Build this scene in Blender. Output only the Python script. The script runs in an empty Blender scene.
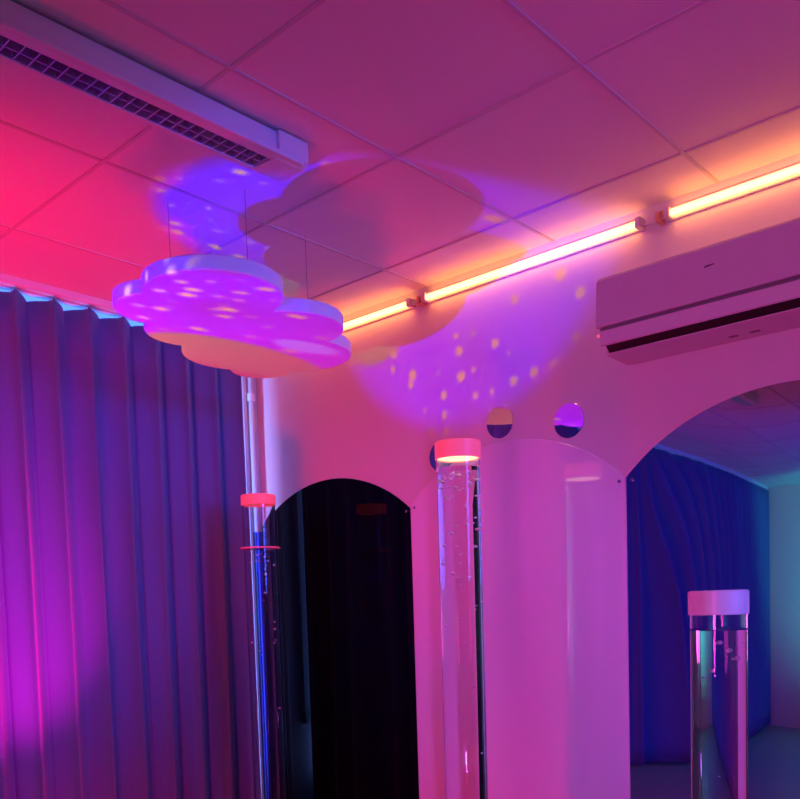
import bpy, bmesh, math, random
from mathutils import Vector, Matrix
random.seed(7)
PI = math.pi
scene = bpy.context.scene
col = scene.collection

# ------------------------------------------------------------------ helpers
def link(o, parent=None):
    col.objects.link(o)
    if parent is not None:
        o.parent = parent
    return o

def obj(name, bm, mats, parent=None, smooth=False, loc=None):
    """link a bmesh as ONE mesh object"""
    bmesh.ops.recalc_face_normals(bm, faces=bm.faces)
    me = bpy.data.meshes.new(name)
    bm.to_mesh(me); bm.free()
    if not isinstance(mats, (list, tuple)):
        mats = [mats]
    for m in mats:
        me.materials.append(m)
    if smooth:
        for p in me.polygons:
            p.use_smooth = True
    o = bpy.data.objects.new(name, me)
    if loc is not None:
        o.location = loc
    return link(o, parent)

def lathe_obj(name, bm, m, parent):
    return smooth_by_angle(obj(name, bm, m, parent), 35)

def smooth_by_angle(o, deg=40):
    me = o.data
    for p in me.polygons:
        p.use_smooth = True
    bm = bmesh.new(); bm.from_mesh(me)
    for e in bm.edges:
        if len(e.link_faces) == 2 and e.calc_face_angle(0) > math.radians(deg):
            e.smooth = False
    bm.to_mesh(me); bm.free()
    return o

def tag(o, label, cat, group=None):
    o['label'] = label; o['category'] = cat
    if group:
        o['group'] = group
    return o

def thing(name, label, cat, loc=(0, 0, 0), group=None):
    o = bpy.data.objects.new(name, None)
    o.empty_display_size = .05
    o.location = loc
    col.objects.link(o)
    return tag(o, label, cat, group)

def struct(name, bm, mats, parent=None):
    o = obj(name, bm, mats, parent)
    if parent is None:
        o['kind'] = 'structure'
    return o

def add_box(bm, x0, y0, z0, x1, y1, z1, mat=0, bevel=0, seg=2):
    t = bmesh.new()
    v = [t.verts.new(p) for p in ((x0, y0, z0), (x1, y0, z0), (x1, y1, z0), (x0, y1, z0),
                                  (x0, y0, z1), (x1, y0, z1), (x1, y1, z1), (x0, y1, z1))]
    for f in ((0, 3, 2, 1), (4, 5, 6, 7), (0, 1, 5, 4), (1, 2, 6, 5), (2, 3, 7, 6), (3, 0, 4, 7)):
        t.faces.new([v[i] for i in f])
    if bevel:
        bmesh.ops.bevel(t, geom=t.edges[:], offset=bevel, segments=seg, affect='EDGES', profile=.5)
    merge(bm, t, mat)

def merge(bm, t, mat=0, M=None):
    vs = {}
    for v in t.verts:
        vs[v] = bm.verts.new(M @ v.co if M else v.co)
    for f in t.faces:
        try:
            nf = bm.faces.new([vs[v] for v in f.verts])
            nf.material_index = mat; nf.smooth = f.smooth
        except ValueError:
            pass
    t.free()

def add_prism(bm, pts, axis, a, b, mat=0, bevel=0, seg=2):
    """polygon pts (u,v) extruded along axis from a to b; X:(y,z)  Y:(x,z)  Z:(x,y)"""
    def P(u, v, w):
        return {'X': (w, u, v), 'Y': (u, w, v), 'Z': (u, v, w)}[axis]
    t = bmesh.new()
    A = [t.verts.new(P(u, v, a)) for u, v in pts]
    B = [t.verts.new(P(u, v, b)) for u, v in pts]
    n = len(pts)
    t.faces.new(A); t.faces.new(B[::-1])
    for i in range(n):
        t.faces.new((A[i], A[(i + 1) % n], B[(i + 1) % n], B[i]))
    bmesh.ops.recalc_face_normals(t, faces=t.faces)
    if bevel:
        es = [e for e in t.edges if e.calc_face_angle(0) > .5]
        bmesh.ops.bevel(t, geom=es, offset=bevel, segments=seg, affect='EDGES', profile=.5)
    merge(bm, t, mat)

def add_lathe(bm, prof, cx=0, cy=0, n=48, mat=0, close=False):
    """profile of (r,z) turned about the vertical through cx,cy"""
    rings = []
    for r, z in prof:
        if r < 1e-6:
            rings.append([bm.verts.new((cx, cy, z))])
        else:
            rings.append([bm.verts.new((cx + r * math.cos(2 * PI * k / n), cy + r * math.sin(2 * PI * k / n), z)) for k in range(n)])
    pairs = list(zip(rings, rings[1:]))
    if close:
        pairs.append((rings[-1], rings[0]))
    for A, B in pairs:
        for k in range(n):
            a = [A[k % len(A)], A[(k + 1) % len(A)], B[(k + 1) % len(B)], B[k % len(B)]]
            u = []
            for q in a:
                if q not in u:
                    u.append(q)
            if len(u) >= 3:
                try:
                    f = bm.faces.new(u); f.material_index = mat; f.smooth = True
                except ValueError:
                    pass

def add_tube(bm, p0, p1, r, n=16, mat=0, caps=True):
    p0, p1 = Vector(p0), Vector(p1)
    d = (p1 - p0).normalized()
    a = d.orthogonal().normalized(); b = d.cross(a)
    A = [bm.verts.new(p0 + (a * math.cos(2 * PI * k / n) + b * math.sin(2 * PI * k / n)) * r) for k in range(n)]
    B = [bm.verts.new(p1 + (a * math.cos(2 * PI * k / n) + b * math.sin(2 * PI * k / n)) * r) for k in range(n)]
    for k in range(n):
        f = bm.faces.new((A[k], A[(k + 1) % n], B[(k + 1) % n], B[k])); f.material_index = mat; f.smooth = True
    if caps:
        bm.faces.new(A[::-1]).material_index = mat; bm.faces.new(B).material_index = mat

# ---------------------------------------------------------------- materials
def mat(name, color, rough=.5, metal=0, spec=.5, emit=None, estr=0, trans=0, ior=1.45, coat=0):
    m = bpy.data.materials.new(name); m.use_nodes = True
    b = m.node_tree.nodes['Principled BSDF']
    b.inputs['Base Color'].default_value = (*color, 1)
    b.inputs['Roughness'].default_value = rough
    b.inputs['Metallic'].default_value = metal
    b.inputs['Specular IOR Level'].default_value = spec
    b.inputs['Transmission Weight'].default_value = trans
    b.inputs['IOR'].default_value = ior
    b.inputs['Coat Weight'].default_value = coat
    if emit:
        b.inputs['Emission Color'].default_value = (*emit, 1)
        b.inputs['Emission Strength'].default_value = estr
    return m

def textured(m, scale=60, amount=.06, bump=.05, stretch=(1, 1, 1)):
    """slight procedural mottling and bump in object space"""
    nt = m.node_tree; N = nt.nodes; L = nt.links
    b = N['Principled BSDF']
    tc = N.new('ShaderNodeTexCoord'); mp = N.new('ShaderNodeMapping'); no = N.new('ShaderNodeTexNoise')
    mp.inputs['Scale'].default_value = stretch
    no.inputs['Scale'].default_value = scale; no.inputs['Detail'].default_value = 3
    L.new(tc.outputs['Object'], mp.inputs['Vector']); L.new(mp.outputs['Vector'], no.inputs['Vector'])
    c = b.inputs['Base Color'].default_value[:]
    mx = N.new('ShaderNodeMix'); mx.data_type = 'RGBA'
    mx.inputs[6].default_value = tuple(max(0, v * (1 - amount)) for v in c[:3]) + (1,)
    mx.inputs[7].default_value = tuple(min(1, v * (1 + amount)) for v in c[:3]) + (1,)
    L.new(no.outputs['Fac'], mx.inputs[0]); L.new(mx.outputs[2], b.inputs['Base Color'])
    bp = N.new('ShaderNodeBump'); bp.inputs['Strength'].default_value = bump; bp.inputs['Distance'].default_value = .01
    L.new(no.outputs['Fac'], bp.inputs['Height']); L.new(bp.outputs['Normal'], b.inputs['Normal'])
    return m

M = {}
M['wall'] = textured(mat('painted_wall', (.72, .71, .71), .6, spec=.3), 35, .02, .03)
M['ceiling'] = textured(mat('ceiling_tile', (.80, .80, .80), .85, spec=.2), 140, .03, .05)
M['grid'] = mat('ceiling_grid_bar', (.64, .62, .64), .7, spec=.2)
M['floor'] = textured(mat('vinyl_floor', (.30, .28, .30), .4), 12, .1, .02)
M['curtain'] = textured(mat('curtain_cloth', (.12, .20, .40), .85, spec=.15), 220, .10, .15, (1, 1, .25))
_b = M['curtain'].node_tree.nodes['Principled BSDF']; _b.inputs['Sheen Weight'].default_value = .6; _b.inputs['Sheen Roughness'].default_value = .35; _b.inputs['Sheen Tint'].default_value = (.9, .95, 1, 1)
M['curtain_tape'] = mat('curtain_header_tape', (.60, .64, .80), .8)
M['white'] = mat('white_plastic', (.82, .82, .82), .35)
M['white_metal'] = mat('white_enamel', (.80, .80, .80), .3)
M['ac'] = mat('air_conditioner_plastic', (.66, .65, .67), .35)
M['ac_front'] = mat('air_conditioner_front', (.60, .59, .62), .25)
M['dark'] = mat('dark_plastic', (.012, .010, .012), .45)
M['seam'] = mat('grey_plastic', (.20, .19, .20), .5)
M['logo'] = mat('grey_emblem', (.10, .09, .11), .4)
M['sticker'] = mat('grey_print', (.25, .22, .25), .6)
M['foam'] = textured(mat('white_acoustic_felt', (.84, .84, .84), .9, spec=.1), 240, .03, .08)
M['cable'] = mat('thin_wire', (.30, .28, .30), .4, metal=.6)
M['black_acrylic'] = mat('black_acrylic', (.002, .002, .003), .02, spec=.22)
M['white_acrylic'] = mat('milky_acrylic', (.96, .92, 1.0), .05, metal=.12, spec=.7)
M['mirror'] = mat('silver_mirror', (.70, .74, .78), .015, metal=1)
M['edge'] = mat('acrylic_edge', (.55, .52, .55), .3)
M['dark_edge'] = mat('dark_cut_edge', (.03, .02, .03), .9, spec=0)
M['screw'] = mat('steel_screw', (.6, .6, .6), .25, metal=1)
M['cap'] = mat('white_tube_cap', (.85, .83, .82), .35)
M['cap_glow'] = mat('red_lit_cap', (.85, .40, .32), .4, emit=(1, .05, .10), estr=.55)  # coral cap; the red light falling on it is put in as emission
M['underside_glow'] = mat('cream_underside_glow', (.9, .85, .7), .5, emit=(1, .78, .42), estr=1.5)  # light reaching the cap's underside from below, painted as emission
M['tube_light'] = mat('orange_tube_light', (1, .8, .7), .4, emit=(1.0, .30, .068), estr=10)
M['housing'] = mat('aluminium_channel', (.70, .68, .68), .4)
M['copper'] = mat('copper_clip', (.75, .42, .28), .3, metal=.7)
M['lead'] = mat('white_lead', (.75, .72, .72), .5)
M['blade'] = mat('satin_louvre', (.75, .75, .85), .3, metal=1)
M['louvre_back'] = mat('louvre_back', (.42, .40, .50), .4)
M['red_led'] = mat('red_indicator', (.9, .1, .1), .4, emit=(1, .10, .12), estr=1.1)
M['ring'] = mat('clear_pink_ring', (.95, .45, .5), .2)
M['base'] = mat('white_base', (.75, .75, .78), .4)
M['window'] = mat('dusk_window_pane', (.02, .03, .05), .1, emit=(.08, .22, 1.0), estr=2.0)
M['bubble'] = mat('air_bubble', (.95, .95, 1.0), .25, spec=1)

def glass(name, color, ior, rough=0):
    m = bpy.data.materials.new(name); m.use_nodes = True
    nt = m.node_tree; nt.nodes.clear()
    o = nt.nodes.new('ShaderNodeOutputMaterial'); g = nt.nodes.new('ShaderNodeBsdfGlass')
    g.inputs['Color'].default_value = (*color, 1); g.inputs['IOR'].default_value = ior; g.inputs['Roughness'].default_value = rough
    nt.links.new(g.outputs[0], o.inputs[0])
    return m
M['water'] = glass('clear_water', (.97, .97, 1), 1.33)
M['acrylic'] = glass('clear_acrylic', (.98, .98, 1), 1.49)
M['core'] = glass('inner_tube_acrylic', (.62, .64, 1), 1.3)

# ------------------------------------------------------------------ setting
H = 2.8; XW = -.14; XE = 5.2; YB = -6.75
bm = bmesh.new(); add_box(bm, -.29, 0, 0, XE + .15, .15, H + .05); struct('wall_right', bm, M['wall'])
bm = bmesh.new(); add_box(bm, -.29, YB - .15, 0, XW, 0, H + .05); struct('wall_left', bm, M['wall'])
bm = bmesh.new(); add_box(bm, XW, YB - .15, 0, XE + .15, YB, H + .05); struct('wall_back', bm, M['wall'])
bm = bmesh.new(); add_box(bm, XE, YB, 0, XE + .15, 0, H + .05); struct('wall_front', bm, M['wall'])
bm = bmesh.new(); add_box(bm, -.29, YB - .15, -.1, XE + .15, .15, 0); struct('floor', bm, M['floor'])

# suspended ceiling: tiles with lay-in bars, one surface
bm = bmesh.new()
add_box(bm, XW, YB, H, XE, 0, H + .05, 0)
xs = [.408 + .6115 * k for k in range(0, 8)]
ys = [-.258 - .597 * k for k in range(0, 12)]
bw, bd = .006, .004
for x in xs:
    add_box(bm, x - bw, YB, H - bd, x + bw, -.001, H + .001, 1, bevel=.0012, seg=1)
for y in ys:
    add_box(bm, XW + .001, y - bw, H - bd * .9, XE, y + bw, H + .001, 1, bevel=.0012, seg=1)
struct('ceiling', bm, [M['ceiling'], M['grid']])

# corner trim: the slim upright casing at the end of the curtained window
bm = bmesh.new()
add_box(bm, XW, -.116, 0, XW + .035, -.092, 2.78, 0, bevel=.004)
struct('trim_1', bm, M['white'])

# window behind the curtain (glimpsed over the curtain and beside its end)
bm = bmesh.new()
add_box(bm, XW, -6.4, .9, XW + .008, -.27, 2.795)
w = struct('window_1', bm, M['window'])
bm = bmesh.new()
for k in range(1, 7):
    y = -.27 - 6.13 * (k - 1) / 5
    add_box(bm, XW, y - .03, .86, XW + .016, y + .03, 2.79)
add_box(bm, XW, -6.43, .84, XW + .022, -.24, .90)
obj('window_frame', bm, M['white'], w)

# upright pipe in the corner
t = thing('vertical_pipe', 'slim white pipe running up the corner beside the end of the curtain', 'pipe', (XW + .035, -.066, 0))
bm = bmesh.new(); add_tube(bm, (0, 0, 0), (0, 0, 2.79), .014, 20); obj('pipe_run', bm, M['white'], t)
bm = bmesh.new(); add_lathe(bm, [(.0145, 2.515), (.020, 2.515), (.021, 2.52), (.021, 2.550), (.020, 2.555), (.0145, 2.555)], n=24)
obj('coupling', bm, M['white'], t)
bm = bmesh.new(); add_box(bm, -.035, -.012, 1.30, -.010, .012, 1.322, bevel=.002); obj('pipe_clip', bm, M['white'], t)

# ---------------------------------------------------------------- curtain
t = thing('curtain_rail', 'white curtain rail fixed to the ceiling above the long curtain', 'curtain rail', (-.05, -3.5, 2.8))
bm = bmesh.new()
prof = [(-.045, -.002), (.045, -.002), (.045, -.028), (.040, -.032), (.012, -.032), (.012, -.018), (-.012, -.018), (-.012, -.032), (-.040, -.032), (-.045, -.028)]
add_prism(bm, prof, 'Y', -3.12, 3.42)
obj('track', bm, M['white_metal'], t)
bm = bmesh.new(); add_box(bm, -.047, 3.42, -.034, .047, 3.435, -.001, bevel=.003); obj('end_cap', bm, M['white'], t)
t = thing('curtain', 'long blue-violet curtain hanging in deep even folds', 'curtain', (-.055, -.192, 0))
PER = .1543; NF = 42; SUB = 14
def fold(u, z):
    """depth of the cloth at distance u along the rail and height z"""
    k = int(u / PER)
    rnd = random.Random(k * 13 + 5); a = rnd.uniform(.85, 1.12)
    ph = 2 * PI * u / PER
    hz = (2.70 - z) / 2.7
    d = .036 * a * math.cos(ph) * (1 - .12 * hz) + .010 * math.cos(2 * ph + .6 + .7 * math.sin(k)) + .010 * math.sin(.83 * u * 9 + 3 * hz) * hz
    return d
bm = bmesh.new()
NZ = 16
rows = []
for j in range(NZ + 1):
    row = []
    for i in range(NF * SUB + 1):
        u = i * PER / SUB
        top = 2.750 + .011 * math.cos(2 * PI * u / PER + 1.2) - .006 * math.cos(4 * PI * u / PER)
        z = .02 + (top - .02) * j / NZ
        y = -u + .012 * math.sin(2 * 2 * PI * u / PER)
        row.append(bm.verts.new((fold(u, z), y, z)))
    rows.append(row)
for j in range(NZ):
    for i in range(NF * SUB):
        bm.faces.new((rows[j][i], rows[j][i + 1], rows[j + 1][i + 1], rows[j + 1][i]))
c = obj('cloth', bm, M['curtain'], t, smooth=True)
sm = c.modifiers.new('thickness', 'SOLIDIFY'); sm.thickness = .003; sm.offset = 0
# hooks in view near the corner
for k in range(1, 12):
    bm = bmesh.new()
    y = -k * PER
    add_tube(bm, (0.03, y, 2.735), (0.006, y, 2.772), .0022, 8)
    obj('curtain_hook', bm, M['white'], t)

# ----------------------------------------------------------- arched panels
def arch_outline(x0, x1, zs, za, n=40, zb=.25):
    hw = (x1 - x0) / 2; rise = za - zs; R = (hw * hw + rise * rise) / (2 * rise); xc = (x0 + x1) / 2; zc = za - R
    a0 = math.asin(hw / R)
    pts = [(x0, zb)]
    for k in range(n + 1):
        a = -a0 + 2 * a0 * k / n
        pts.append((xc + R * math.sin(a), zc + R * math.cos(a)))
    pts.append((x1, zb))
    return pts
def arch(name, label,  x0, x1, zs, za, m, th=.004, bow=0):
    t = thing(name, label, 'mirror', ((x0 + x1) / 2, 0, .25))
    pts = [(x - (x0 + x1) / 2, z - .25) for x, z in arch_outline(x0, x1, zs, za)]
    bm = bmesh.new()
    if not bow:
        add_prism(bm, pts, 'Y', -th, 0, 0, bevel=.0008, seg=1)
        p = obj('panel', bm, m, t)
    else:
        # bowed sheet: a fine grid clipped to the outline, standing off the wall in the middle
        hw = (x1 - x0) / 2; zmax = za - .25
        NX, NZ2 = 64, 90
        def top(x):
            rise = za - zs; R = (hw * hw + rise * rise) / (2 * rise); return za - R + math.sqrt(max(0, R * R - x * x)) - .25
        def off(x, z):
            return -.004 - bow(x / hw, z / top(x))
        g = [[None] * (NZ2 + 1) for _ in range(NX + 1)]
        gb = [[None] * (NZ2 + 1) for _ in range(NX + 1)]
        for i in range(NX + 1):
            x = -hw + 2 * hw * i / NX
            for j in range(NZ2 + 1):
                z = top(x) * j / NZ2
                g[i][j] = bm.verts.new((x, off(x, z), z)); gb[i][j] = bm.verts.new((x, off(x, z) + .003, z))
        for i in range(NX):
            for j in range(NZ2):
                bm.faces.new((g[i][j], g[i + 1][j], g[i + 1][j + 1], g[i][j + 1])).smooth = True
                bm.faces.new((gb[i][j], gb[i][j + 1], gb[i + 1][j + 1], gb[i + 1][j])).smooth = True
        for i in range(NX):
            bm.faces.new((g[i][0], gb[i][0], gb[i + 1][0], g[i + 1][0])); bm.faces.new((g[i][NZ2], g[i + 1][NZ2], gb[i + 1][NZ2], gb[i][NZ2]))
        for j in range(NZ2):
            bm.faces.new((g[0][j], g[0][j + 1], gb[0][j + 1], gb[0][j])); bm.faces.new((g[NX][j], gb[NX][j], gb[NX][j + 1], g[NX][j + 1]))
        for f in bm.faces:
            if not f.smooth: f.material_index = 1
        p = obj('panel', bm, [m, M['dark_edge']], t); smooth_by_angle(p, 40)
    for sx, sz in ((x0 + .022, zs - .012), (x1 - .022, zs - .012)):
        bm = bmesh.new(); add_tube(bm, (sx - (x0 + x1) / 2, -th - .0035, sz - .25), (sx - (x0 + x1) / 2, -th + .0005, sz - .25), .006, 14)
        obj('screw', bm, M['screw'], t)
    return t
arch('arched_mirror', 'black tinted arched mirror on the wall nearest the corner', -.132, .889, 1.893, 2.076, M['black_acrylic'])
arch('arched_mirror', 'milky pink-lit arched mirror between the black arch and the clear one', .893, 1.908, 1.905, 2.106, M['white_acrylic'])
def bow3(u, v):
    return .0135 * (1 - u * u) ** 3 * (1 - v ** 6)
arch('arched_mirror', 'large arched mirror below the air conditioner reflecting a blue curtain', 1.912, 2.975, 1.905, 2.131, M['mirror'], bow=bow3)

# round mirrors above the arches
def round_mirror(cx, cz, r, label):
    t = thing('round_mirror', label, 'mirror', (cx, 0, cz), 'round mirrors above the arches')
    bm = bmesh.new()
    A = [(r * math.cos(2 * PI * k / 56), r * math.sin(2 * PI * k / 56)) for k in range(56)]
    add_prism(bm, A, 'Y', -.004, 0, 0, bevel=.0012, seg=1)
    obj('mirror_disc', bm, M['mirror'], t)
    return t
round_mirror(1.373, 2.184, .064, 'round wall mirror showing yellow and violet bands')
round_mirror(1.684, 2.139, .064, 'round wall mirror filled with bright violet reflection, below the air conditioner')
round_mirror(1.070, 2.092, .064, 'dark round mirror mostly hidden behind the tall bubble tube cap')

# ----------------------------------------------------------- LED tubes
def led_tube(x0, x1, label, loose=False):
    t = thing('tube_light', label, 'tube light', ((x0 + x1) / 2, 0, 2.742), 'orange tube lights along the wall')
    h = (x1 - x0) / 2
    bm = bmesh.new()
    add_prism(bm, [(-.001, -.014), (-.009, -.014), (-.011, -.010), (-.011, .010), (-.009, .014), (-.001, .014)], 'X', -h + .004, h - .004, 0, bevel=.001, seg=1)
    obj('channel', bm, M['housing'], t)
    bm = bmesh.new(); add_tube(bm, (-h + .012, -.030, .0), (h - .012, -.030, .0), .0098, 24)
    obj('diffuser', bm, M['tube_light'], t)
    bm = bmesh.new(); add_box(bm, -h + .004, -.034, .0115, h - .004, -.028, .0195, bevel=.001, seg=1)
    obj('cover_strip', bm, M['housing'], t)
    for s in (-1, 1):
        bm = bmesh.new()
        add_box(bm, s * h - .010, -.045, -.0150, s * h + .010, -.0, .0200, bevel=.003)
        obj('end_cap', bm, M['housing'], t)
    bm = bmesh.new()
    pr = Vector((h + .012, -.022, -.004))
    for k in range(1, 9):
        u = k / 8
        p = Vector((h + .012 + .078 * u, -.022 - .006 * math.sin(PI * u), -.004 - .010 * math.sin(PI * u)))
        add_tube(bm, pr, p, .003, 8); pr = p
    obj('connecting_lead', bm, M['lead'], t)
    bm = bmesh.new()
    cx = -h - .030
    add_box(bm, cx - .008, -.044, -.020, cx + .008, -.0, .012, bevel=.003)
    add_box(bm, cx - .014, -.036, -.006, cx + .014, -.030, .016, bevel=.002)
    obj('mounting_clip', bm, M['copper'], t)
led_tube(.060, .945, 'glowing orange tube light partly hidden behind the hanging cloud panel')
led_tube(1.030, 1.985, 'middle glowing orange tube light of the row along the wall')
led_tube(2.088, 3.04, 'glowing orange tube light directly above the air conditioner')

# ------------------------------------------------------- air conditioner
X0, X1 = 1.915, 2.705
t = thing('air_conditioner', 'white split air conditioner mounted high on the wall above the arched mirror', 'air conditioner', ((X0 + X1) / 2, 0, 2.29))
h = (X1 - X0) / 2
bm = bmesh.new()
add_prism(bm, [(-.0, .0), (-.0, .247), (-.176, .250), (-.186, .246), (-.192, .236), (-.196, .075), (-.150, .030), (-.150, .006)], 'X', -h + .004, h - .004, 0, bevel=.003)
obj('body', bm, M['ac'], t)
bm = bmesh.new()
add_prism(bm, [(-.180, .251), (-.192, .247), (-.201, .236), (-.211, .088), (-.209, .084), (-.195, .084), (-.186, .240)], 'X', -h, h, 0, bevel=.0025)
obj('front_panel', bm, M['ac_front'], t)
bm = bmesh.new()
add_prism(bm, [(-.192, .083), (-.200, .083), (-.200, .071), (-.192, .071)], 'X', -h + .012, h - .012)
obj('seam', bm, M['seam'], t)
bm = bmesh.new()
add_prism(bm, [(-.206, .072), (-.211, .069), (-.205, .028), (-.199, .023), (-.195, .026), (-.199, .070)], 'X', -h + .014, h - .014, 0, bevel=.0015)
obj('air_flap', bm, M['ac'], t)
bm = bmesh.new()
add_prism(bm, [(-.199, .026), (-.194, .030), (-.150, .036), (-.150, .004), (-.176, .006)], 'X', -h + .030, h - .030, 0)
obj('air_outlet', bm, M['dark'], t)
for k in range(5):
    bm = bmesh.new()
    xx = -h + .12 + k * .14
    add_prism(bm, [(-.196, .022), (-.192, .024), (-.176, .010), (-.180, .006)], 'X', xx, xx + .006, 0)
    obj('outlet_vane', bm, M['dark'], t)
bm = bmesh.new()
add_prism(bm, [(-.178, .004), (-.178, .000), (-.001, -.002), (-.001, .004)], 'X', -h + .022, h - .022, 0, bevel=.001, seg=1)
obj('bottom_tray', bm, M['ac'], t)
bm = bmesh.new()
for (a, b, zz, hh) in ((-.030, -.022, .178, .006), (-.022, -.010, .179, .005), (-.010, -.001, .1805, .0035)):
    zf = -.2045
    v = [(a, zz), (b, zz + .001), (b + .004, zz + hh), (a + .004, zz + hh)]
    add_prism(bm, v, 'Y', zf - .0020, zf + .002, 0)
obj('emblem', bm, M['logo'], t)
bm = bmesh.new(); add_tube(bm, (-h - .0005, -.192, .062), (-h + .008, -.197, .062), .0045, 12); obj('indicator_light', bm, M['red_led'], t)
for a, b in ((.055, .085), (-.01, .018)):
    bm = bmesh.new(); add_box(bm, a, -.070, -.0032, b, -.055, -.001); obj('print_mark', bm, M['sticker'], t)

# ----------------------------------------------------------- ceiling light
YE = -1.108
t = thing('ceiling_light', 'white surface mounted ceiling light with a silver louvre, switched off', 'ceiling light', (1.455, YE, 2.8))
LX0, LX1 = -.066, .046
bm = bmesh.new()
z1 = -.072
def lbox(x0, y0, z0, x1, y1, z1_, b=0): add_box(bm, x0, y0, z0, x1, y1, z1_, 0, bevel=b)
lbox(LX0, -1.23, z1, -.050, -.0, -.0, .002)
lbox(.018, -1.23, z1, LX1, -.0, -.006, .003)
lbox(-.050, -1.23, -.014, .018, -.0, -.001)
lbox(LX1 - .002, -1.23, -.072, LX1 + .012, -.006, -.058, .003)
obj('housing', bm, M['white_metal'], t)
bm = bmesh.new()
add_prism(bm, [(LX0 - .001, -.001), (LX0 - .001, z1 + .004), (LX0 + .004, z1 - .002), (LX1 - .010, z1 - .002), (LX1 + .012, z1 + .012), (LX1 + .012, -.004)], 'Y', -.095, .012, 0, bevel=.004)
obj('end_cap', bm, M['white_metal'], t)
bm = bmesh.new(); add_box(bm, -.050, -1.23, -.018, .018, -.096, -.014); obj('reflector_back', bm, M['louvre_back'], t)
bm = bmesh.new()
n = 34
for k in range(n):
    y = -.105 - k * .0335
    add_prism(bm, [(y - .007, -.024), (y + .007, -.024), (y + .0012, -.070), (y - .0012, -.070)], 'X', -.049, .017, 0)
for xa, xb, xc in ((-.0495, -.0405, -.048), (.0175, .0085, .016)):
    add_prism(bm, [(xa, -.070), (xa, -.022), (xb, -.022), (xc, -.070)], 'Y', -1.225, -.098, 0)
add_prism(bm, [(-.0215, -.024), (-.0105, -.024), (-.0150, -.070), (-.0170, -.070)], 'Y', -1.225, -.098, 0)
obj('louvre', bm, M['blade'], t)

# ------------------------------------------------------------- cloud panel
CX, CY, ZB, ZT = 1.0, -.95, 2.410, 2.453
circles = [  # lobes of the cloud (centre x, y, radius) in the panel's plane
    (.233, -.290, .205),    # large lobe nearest the camera
    (.032, -.338, .144),
    (-.080, -.141, .166),
    (-.172, .135, .226),
    (-.313, .318, .116),
    (-.077, .285, .212),
    (.138, .074, .187),
]
def radial(th):
    best = 0
    dx, dy = math.cos(th), math.sin(th)
    for cx, cy, r in circles:
        b = cx * dx + cy * dy; c_ = cx * cx + cy * cy - r * r
        d = b * b - c_
        if d >= 0:
            best = max(best, b + math.sqrt(d))
    return best
NP = 360
out = [(radial(2 * PI * k / NP) * math.cos(2 * PI * k / NP), radial(2 * PI * k / NP) * math.sin(2 * PI * k / NP)) for k in range(NP)]
t = thing('cloud_panel', 'thick white cloud-shaped panel hanging below the ceiling, lit violet underneath', 'ceiling panel', (CX, CY, ZB))
bm = bmesh.new()
th = ZT - ZB; e = .004
levels = [(1 - .008, 0), (1, e), (1, th - e), (1 - .008, th)]
rings = [[bm.verts.new((x * s, y * s, z)) for x, y in out] for s, z in levels]
for A, B in zip(rings, rings[1:]):
    for k in range(NP):
        bm.faces.new((A[k], A[(k + 1) % NP], B[(k + 1) % NP], B[k])).smooth = True
for ring, z in ((rings[0], 0), (rings[-1], th)):
    c0 = bm.verts.new((0, 0, z))
    for k in range(NP):
        bm.faces.new((c0, ring[k], ring[(k + 1) % NP]))
o = obj('cloud_board', bm, M['foam'], t); smooth_by_angle(o, 22)
for wx, wy in ((1.162, -1.052), (1.044, -.697), (.930, -1.182)):
    bm = bmesh.new(); add_tube(bm, (wx - CX, wy - CY, th - .002), (wx - CX, wy - CY, 2.8 - ZB), .0011, 8); obj('hanging_wire', bm, M['cable'], t)

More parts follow.
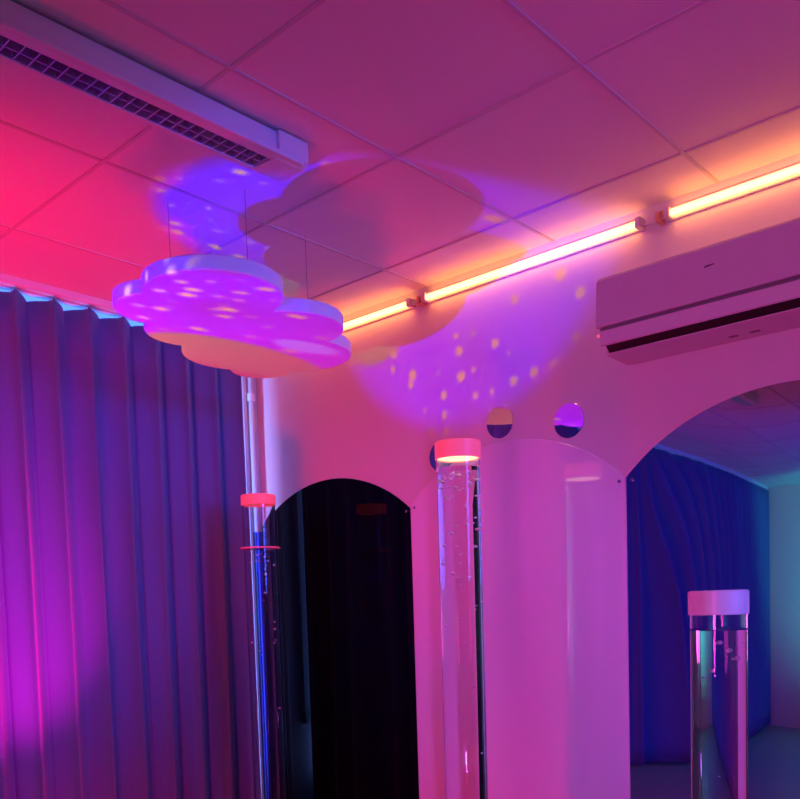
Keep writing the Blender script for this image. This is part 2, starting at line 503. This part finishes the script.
# ------------------------------------------------------------ bubble tubes
bub_me = None
def bubble_mesh():
    global bub_me
    if bub_me is None:
        b = bmesh.new(); bmesh.ops.create_icosphere(b, subdivisions=2, radius=1)
        for f in b.faces: f.smooth = True
        bub_me = bpy.data.meshes.new('bubble'); b.to_mesh(bub_me); b.free(); bub_me.materials.append(M['bubble'])
    return bub_me
def bubble_tube(x, y, ztop, R, label, level, lamp=False, core=False, lit=True, nb=40, seed=1, caph=.060):
    t = thing('bubble_tube', label, 'bubble tube', (x, y, 0), 'bubble tubes in front of the arches')
    zc = ztop - caph
    bm = bmesh.new()
    add_lathe(bm, [(0, 0), (R + .05, 0), (R + .055, .01), (R + .055, .26), (R + .045, .28), (R + .004, .285), (R + .004, .27), (0, .27)], n=64)
    lathe_obj('base', bm, M['base'], t)
    r = R - .004
    bm = bmesh.new()
    if core:
        add_lathe(bm, [(r, .285), (r, zc + .01), (r - .003, zc + .01), (r - .003, .285)], n=96, close=True)
        lathe_obj('clear_tube', bm, M['acrylic'], t)
    elif level < zc:      # a clear wall above the water, open to the air inside
        add_lathe(bm, [(r, level + .004), (r, zc + .01), (r - .003, zc + .01), (r - .003, level + .004)], n=64, close=True)
        lathe_obj('clear_tube', bm, M['acrylic'], t)
    if not core:
      bm = bmesh.new(); add_lathe(bm, [(0, .285), (r, .285), (r, min(level, zc + .004)), (0, min(level, zc + .004))], n=96)
      lathe_obj('water_column', bm, M['water'], t)
    bm = bmesh.new()
    add_lathe(bm, [(0, ztop), (R - .004, ztop), (R, ztop - .004), (R, zc + .002), (R - .002, zc), (r + .0015, zc), (r + .0015, zc + .006), (0, zc + .006)], n=72)
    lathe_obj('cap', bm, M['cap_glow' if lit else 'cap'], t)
    if lamp:  # glowing disc stands in for light from the base on the cap's underside
        bm = bmesh.new(); add_lathe(bm, [(0, zc + .0045), (r - .002, zc + .0045), (r - .002, zc + .0055), (0, zc + .0055)], n=48)
        lathe_obj('cap_underside_glow', bm, M['underside_glow'], t)
    if core:
        bm = bmesh.new(); add_lathe(bm, [(R - .001, level), (R + .012, level), (R + .013, level + .003), (R + .012, level + .007), (R - .001, level + .007)], n=64, close=True)
        lathe_obj('water_ring', bm, M['ring'], t)
        bm = bmesh.new(); add_lathe(bm, [(.030, .30), (.030, level + .075), (.027, level + .075), (.027, .30)], n=48, close=True)
        lathe_obj('inner_tube', bm, M['core'], t)
    rnd = random.Random(seed)
    for k in range(nb):
        z = rnd.uniform(max(.62, level - 1.4), min(level, zc) - .012) if k % 3 == 0 else rnd.uniform(level - .50, min(level, zc) - .012)
        if k < nb // 3: z = min(level, zc) - abs(rnd.gauss(0, .05)) - .012
        a = rnd.uniform(0, 2 * PI); rr = (r - .012) * math.sqrt(rnd.uniform(0, 1))
        s = rnd.choice((.0022, .003, .004, .0055))
        b = bpy.data.objects.new('bubble', bubble_mesh()); b.location = (rr * math.cos(a), rr * math.sin(a), z); b.scale = (s * 1.2, s * 1.2, s)
        link(b, t)
    return t
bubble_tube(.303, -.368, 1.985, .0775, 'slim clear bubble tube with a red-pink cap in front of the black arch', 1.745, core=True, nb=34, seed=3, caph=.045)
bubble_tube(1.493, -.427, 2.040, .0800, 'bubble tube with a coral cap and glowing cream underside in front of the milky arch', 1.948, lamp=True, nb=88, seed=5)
bubble_tube(2.513, -.695, 1.498, .0715, 'short bubble tube with a pale blue-lit cap in front of the arched mirror', 1.40, nb=10, seed=9, lit=False)

# ------------------------------------------------------------------ lights
def point(name, loc, color, power, r=.05):
    l = bpy.data.lights.new(name, 'POINT'); l.color = color; l.energy = power; l.shadow_soft_size = r
    o = bpy.data.objects.new(name, l); o.location = loc; return link(o)
def aim(o, d, up=(0, 0, 1)):
    d = Vector(d).normalized(); x = d.cross(Vector(up)).normalized(); y = x.cross(d)
    Mx = Matrix((x, y, -d)).transposed().to_4x4(); Mx.translation = o.location
    o.matrix_world = Mx
def spot(name, loc, d, color, power, deg, blend=.2, r=.01):
    l = bpy.data.lights.new(name, 'SPOT'); l.color = color; l.energy = power; l.spot_size = math.radians(deg); l.spot_blend = blend; l.shadow_soft_size = r
    o = bpy.data.objects.new(name, l); o.location = loc; link(o); aim(o, d); return o

def gobo(o, scale, star_scale, seed, holes=True):
    """galaxy projector: procedural slide in front of a spot lamp"""
    l = o.data; l.use_nodes = True; nt = l.node_tree; N = nt.nodes; L = nt.links
    em = N['Emission']
    tc = N.new('ShaderNodeTexCoord'); sp = N.new('ShaderNodeSeparateXYZ'); L.new(tc.outputs['Normal'], sp.inputs[0])
    def mth(op, a, b=None, c=None):
        n = N.new('ShaderNodeMath'); n.operation = op
        for i, v in enumerate((a, b, c)):
            if v is None: continue
            if isinstance(v, (int, float)): n.inputs[i].default_value = v
            else: L.new(v, n.inputs[i])
        return n.outputs[0]
    nz = mth('MULTIPLY', sp.outputs['Z'], -1)
    gx = mth('DIVIDE', sp.outputs['X'], nz); gy = mth('DIVIDE', sp.outputs['Y'], nz)
    cb = N.new('ShaderNodeCombineXYZ'); L.new(gx, cb.inputs[0]); L.new(gy, cb.inputs[1]); cb.inputs[2].default_value = seed
    no = N.new('ShaderNodeTexNoise'); no.inputs['Scale'].default_value = scale; no.inputs['Detail'].default_value = 3; L.new(cb.outputs[0], no.inputs['Vector'])
    neb = mth('MULTIPLY_ADD', no.outputs['Fac'], 1.5, .15)
    vo = N.new('ShaderNodeTexVoronoi'); vo.voronoi_dimensions = '2D'; vo.inputs['Scale'].default_value = star_scale; vo.inputs['Randomness'].default_value = 1; L.new(cb.outputs[0], vo.inputs['Vector'])
    vr = N.new('ShaderNodeSeparateXYZ'); L.new(vo.outputs['Color'], vr.inputs[0])
    rad = mth('MULTIPLY_ADD', vr.outputs[0], .42, -.12)
    star = mth('SMOOTH_MIN', mth('MAXIMUM', mth('MULTIPLY', mth('SUBTRACT', rad, vo.outputs['Distance']), 12), 0), 1, .1)
    def mix(f, a, b):
        n = N.new('ShaderNodeMix'); n.data_type = 'RGBA'
        for i, v in ((0, f), (6, a), (7, b)):
            if isinstance(v, tuple): n.inputs[i].default_value = v
            elif isinstance(v, (int, float)): n.inputs[i].default_value = v
            else: L.new(v, n.inputs[i])
        return n.outputs[2]
    purple = mix(neb, (0, 0, 0, 1), (.02, .0, 1.0, 1))
    c = mix(star, purple, (.50, .28, .10, 1))
    if holes:
        def disc(cx, cy, r, soft):
            dx = mth('SUBTRACT', gx, cx); dy = mth('SUBTRACT', gy, cy)
            d = mth('SQRT', mth('ADD', mth('MULTIPLY', dx, dx), mth('MULTIPLY', dy, dy)))
            n = N.new('ShaderNodeMapRange'); L.new(d, n.inputs[0]); n.inputs[1].default_value = r; n.inputs[2].default_value = r - soft
            return n.outputs[0]
        c = mix(disc(-.178, -.036, .100, .010), c, (.0, .12, .03, 1))
        c = mix(disc(-.037, -.075, .029, .004), c, (.0, .14, 1.2, 1))
    L.new(c, em.inputs['Color']); em.inputs['Strength'].default_value = 1

def spot_at(name, loc, target, *a):
    return spot(name, loc, Vector(target) - Vector(loc), *a)
BLUE = (.10, .13, 1)
spot_at('red_floor_light', (1.5, -2.6, .30), (.15, -.75, 2.7), (1, .0, .06), 80, 66, .9, .09)
spot_at('red_corner_fill', (1.1, -2.7, .30), (.0, -1.7, 2.95), (1, .0, .03), 300, 50, 1, .09)  # added fill, no fixture: reddens the left ceiling while missing the cloud
spot_at('red_wall_fill', (1.65, -2.4, .20), (.30, 0, 2.3), (1, .02, .04), 120, 46, 1, .22)  # added fill without a fixture, reddens the wall near the corner
point('magenta_floor_light', (.75, -1.55, .12), (1, .0, .06), 34, .06)
spot_at('magenta_uplight', (.95, -1.62, .12), (.08, -1.36, 1.25), (1, .0, .30), 420, 30, 1, .03)
spot_at('blue_side_light', (5.0, -.8, 2.15), (0, -1.0, 1.9), (.07, .11, 1), 430, 29, .35, .6)
spot_at('blue_cap_fill', (4.8, -1.3, 1.95), (2.5, -.7, 1.40), (.12, .16, 1), 75, 13, .5, .04)  # narrow added fill that turns the short tube's cap blue
spot('bubble_lamp', (1.493, -.427, .32), (0, 0, 1), (.9, .9, 1), 420, 9, .5, .03)
spot('bubble_lamp', (.303, -.368, .32), (0, 0, 1), (.55, .55, 1), 300, 9, .5, .03)
dl = bpy.data.lights.new('daylight_leak_fill', 'AREA'); dl.shape = 'RECTANGLE'; dl.size = .05; dl.size_y = 2.2; dl.energy = 8.5; dl.color = (.20, .32, 1)  # unseen strip added behind the curtain to strengthen daylight on the corner wall
do = bpy.data.objects.new('daylight_leak_fill', dl); do.location = (-.105, -.36, 1.65); link(do); aim(do, (0, 1, 0))
spot_at('blue_far_light', (4.8, -4.4, 1.5), (0, -4.4, 1.6), (.0, .02, 1), 400, 75, .6, .06)
spot_at('lilac_arch_fill', (3.2, -2.3, .45), (1.45, 0, 1.25), (.62, .10, 1.0), 100, 40, .8, .08)  # added fill to brighten the milky arch, no such lamp in the room
spot_at('pink_wall_fill', (3.0, -5.2, 1.2), (2.65, 0, 2.15), (1, .05, .56), 270, 36, .9, .35)  # soft pink fill added behind the camera for the wall and ceiling
spot_at('blue_rim_fill', (4.9, -3.0, 2.40), (1.0, -1.0, 2.43), (.02, .05, 1), 110, 13.5, .5, .05)  # added fill aimed at the cloud's edge to make it bluer
g = spot('galaxy_projector_light', (.9, -2.55, 1.6), (.1000, .8773, .4695), (1, 1, 1), 255, 32, .35)
gobo(g, 7, 30, 2.3)
spot('teal_far_light', (2.2, -5.4, 1.3), (-.3, -1, .45), (.05, 1, .95), 68, 120, .5, .2)

world = bpy.data.worlds.new('room_dark'); scene.world = world; world.use_nodes = True
world.node_tree.nodes['Background'].inputs[0].default_value = (.02, .01, .03, 1)
world.node_tree.nodes['Background'].inputs[1].default_value = .2

# ------------------------------------------------------------------ camera
cam = bpy.data.cameras.new('camera'); co = bpy.data.objects.new('camera', cam); link(co)
r = Vector((.739, .673, -.031)); u = Vector((-.021, .069, .997)); fw = Vector((-.674, .736, -.065))
fw.normalize(); r = (r - fw * r.dot(fw)).normalized(); u = r.cross(fw)
Mx = Matrix((r, u, -fw)).transposed().to_4x4(); Mx.translation = (3.349, -2.784, 1.501)
co.matrix_world = Mx
cam.sensor_width = 36; cam.sensor_fit = 'HORIZONTAL'; cam.lens = 846.36 / 800 * 36
cam.shift_y = (654.055 - 399.5) / 800; cam.clip_start = .02
scene.camera = co

scene.view_settings.view_transform = 'Standard'; scene.view_settings.look = 'None'
scene.view_settings.exposure = 0; scene.view_settings.gamma = 1
try:
    scene.view_settings.use_curve_mapping = False
except Exception:
    pass
cy = scene.cycles
cy.use_denoising = True
cy.max_bounces = 12; cy.transmission_bounces = 12; cy.glossy_bounces = 6; cy.diffuse_bounces = 4; cy.transparent_max_bounces = 8
cy.sample_clamp_indirect = 6
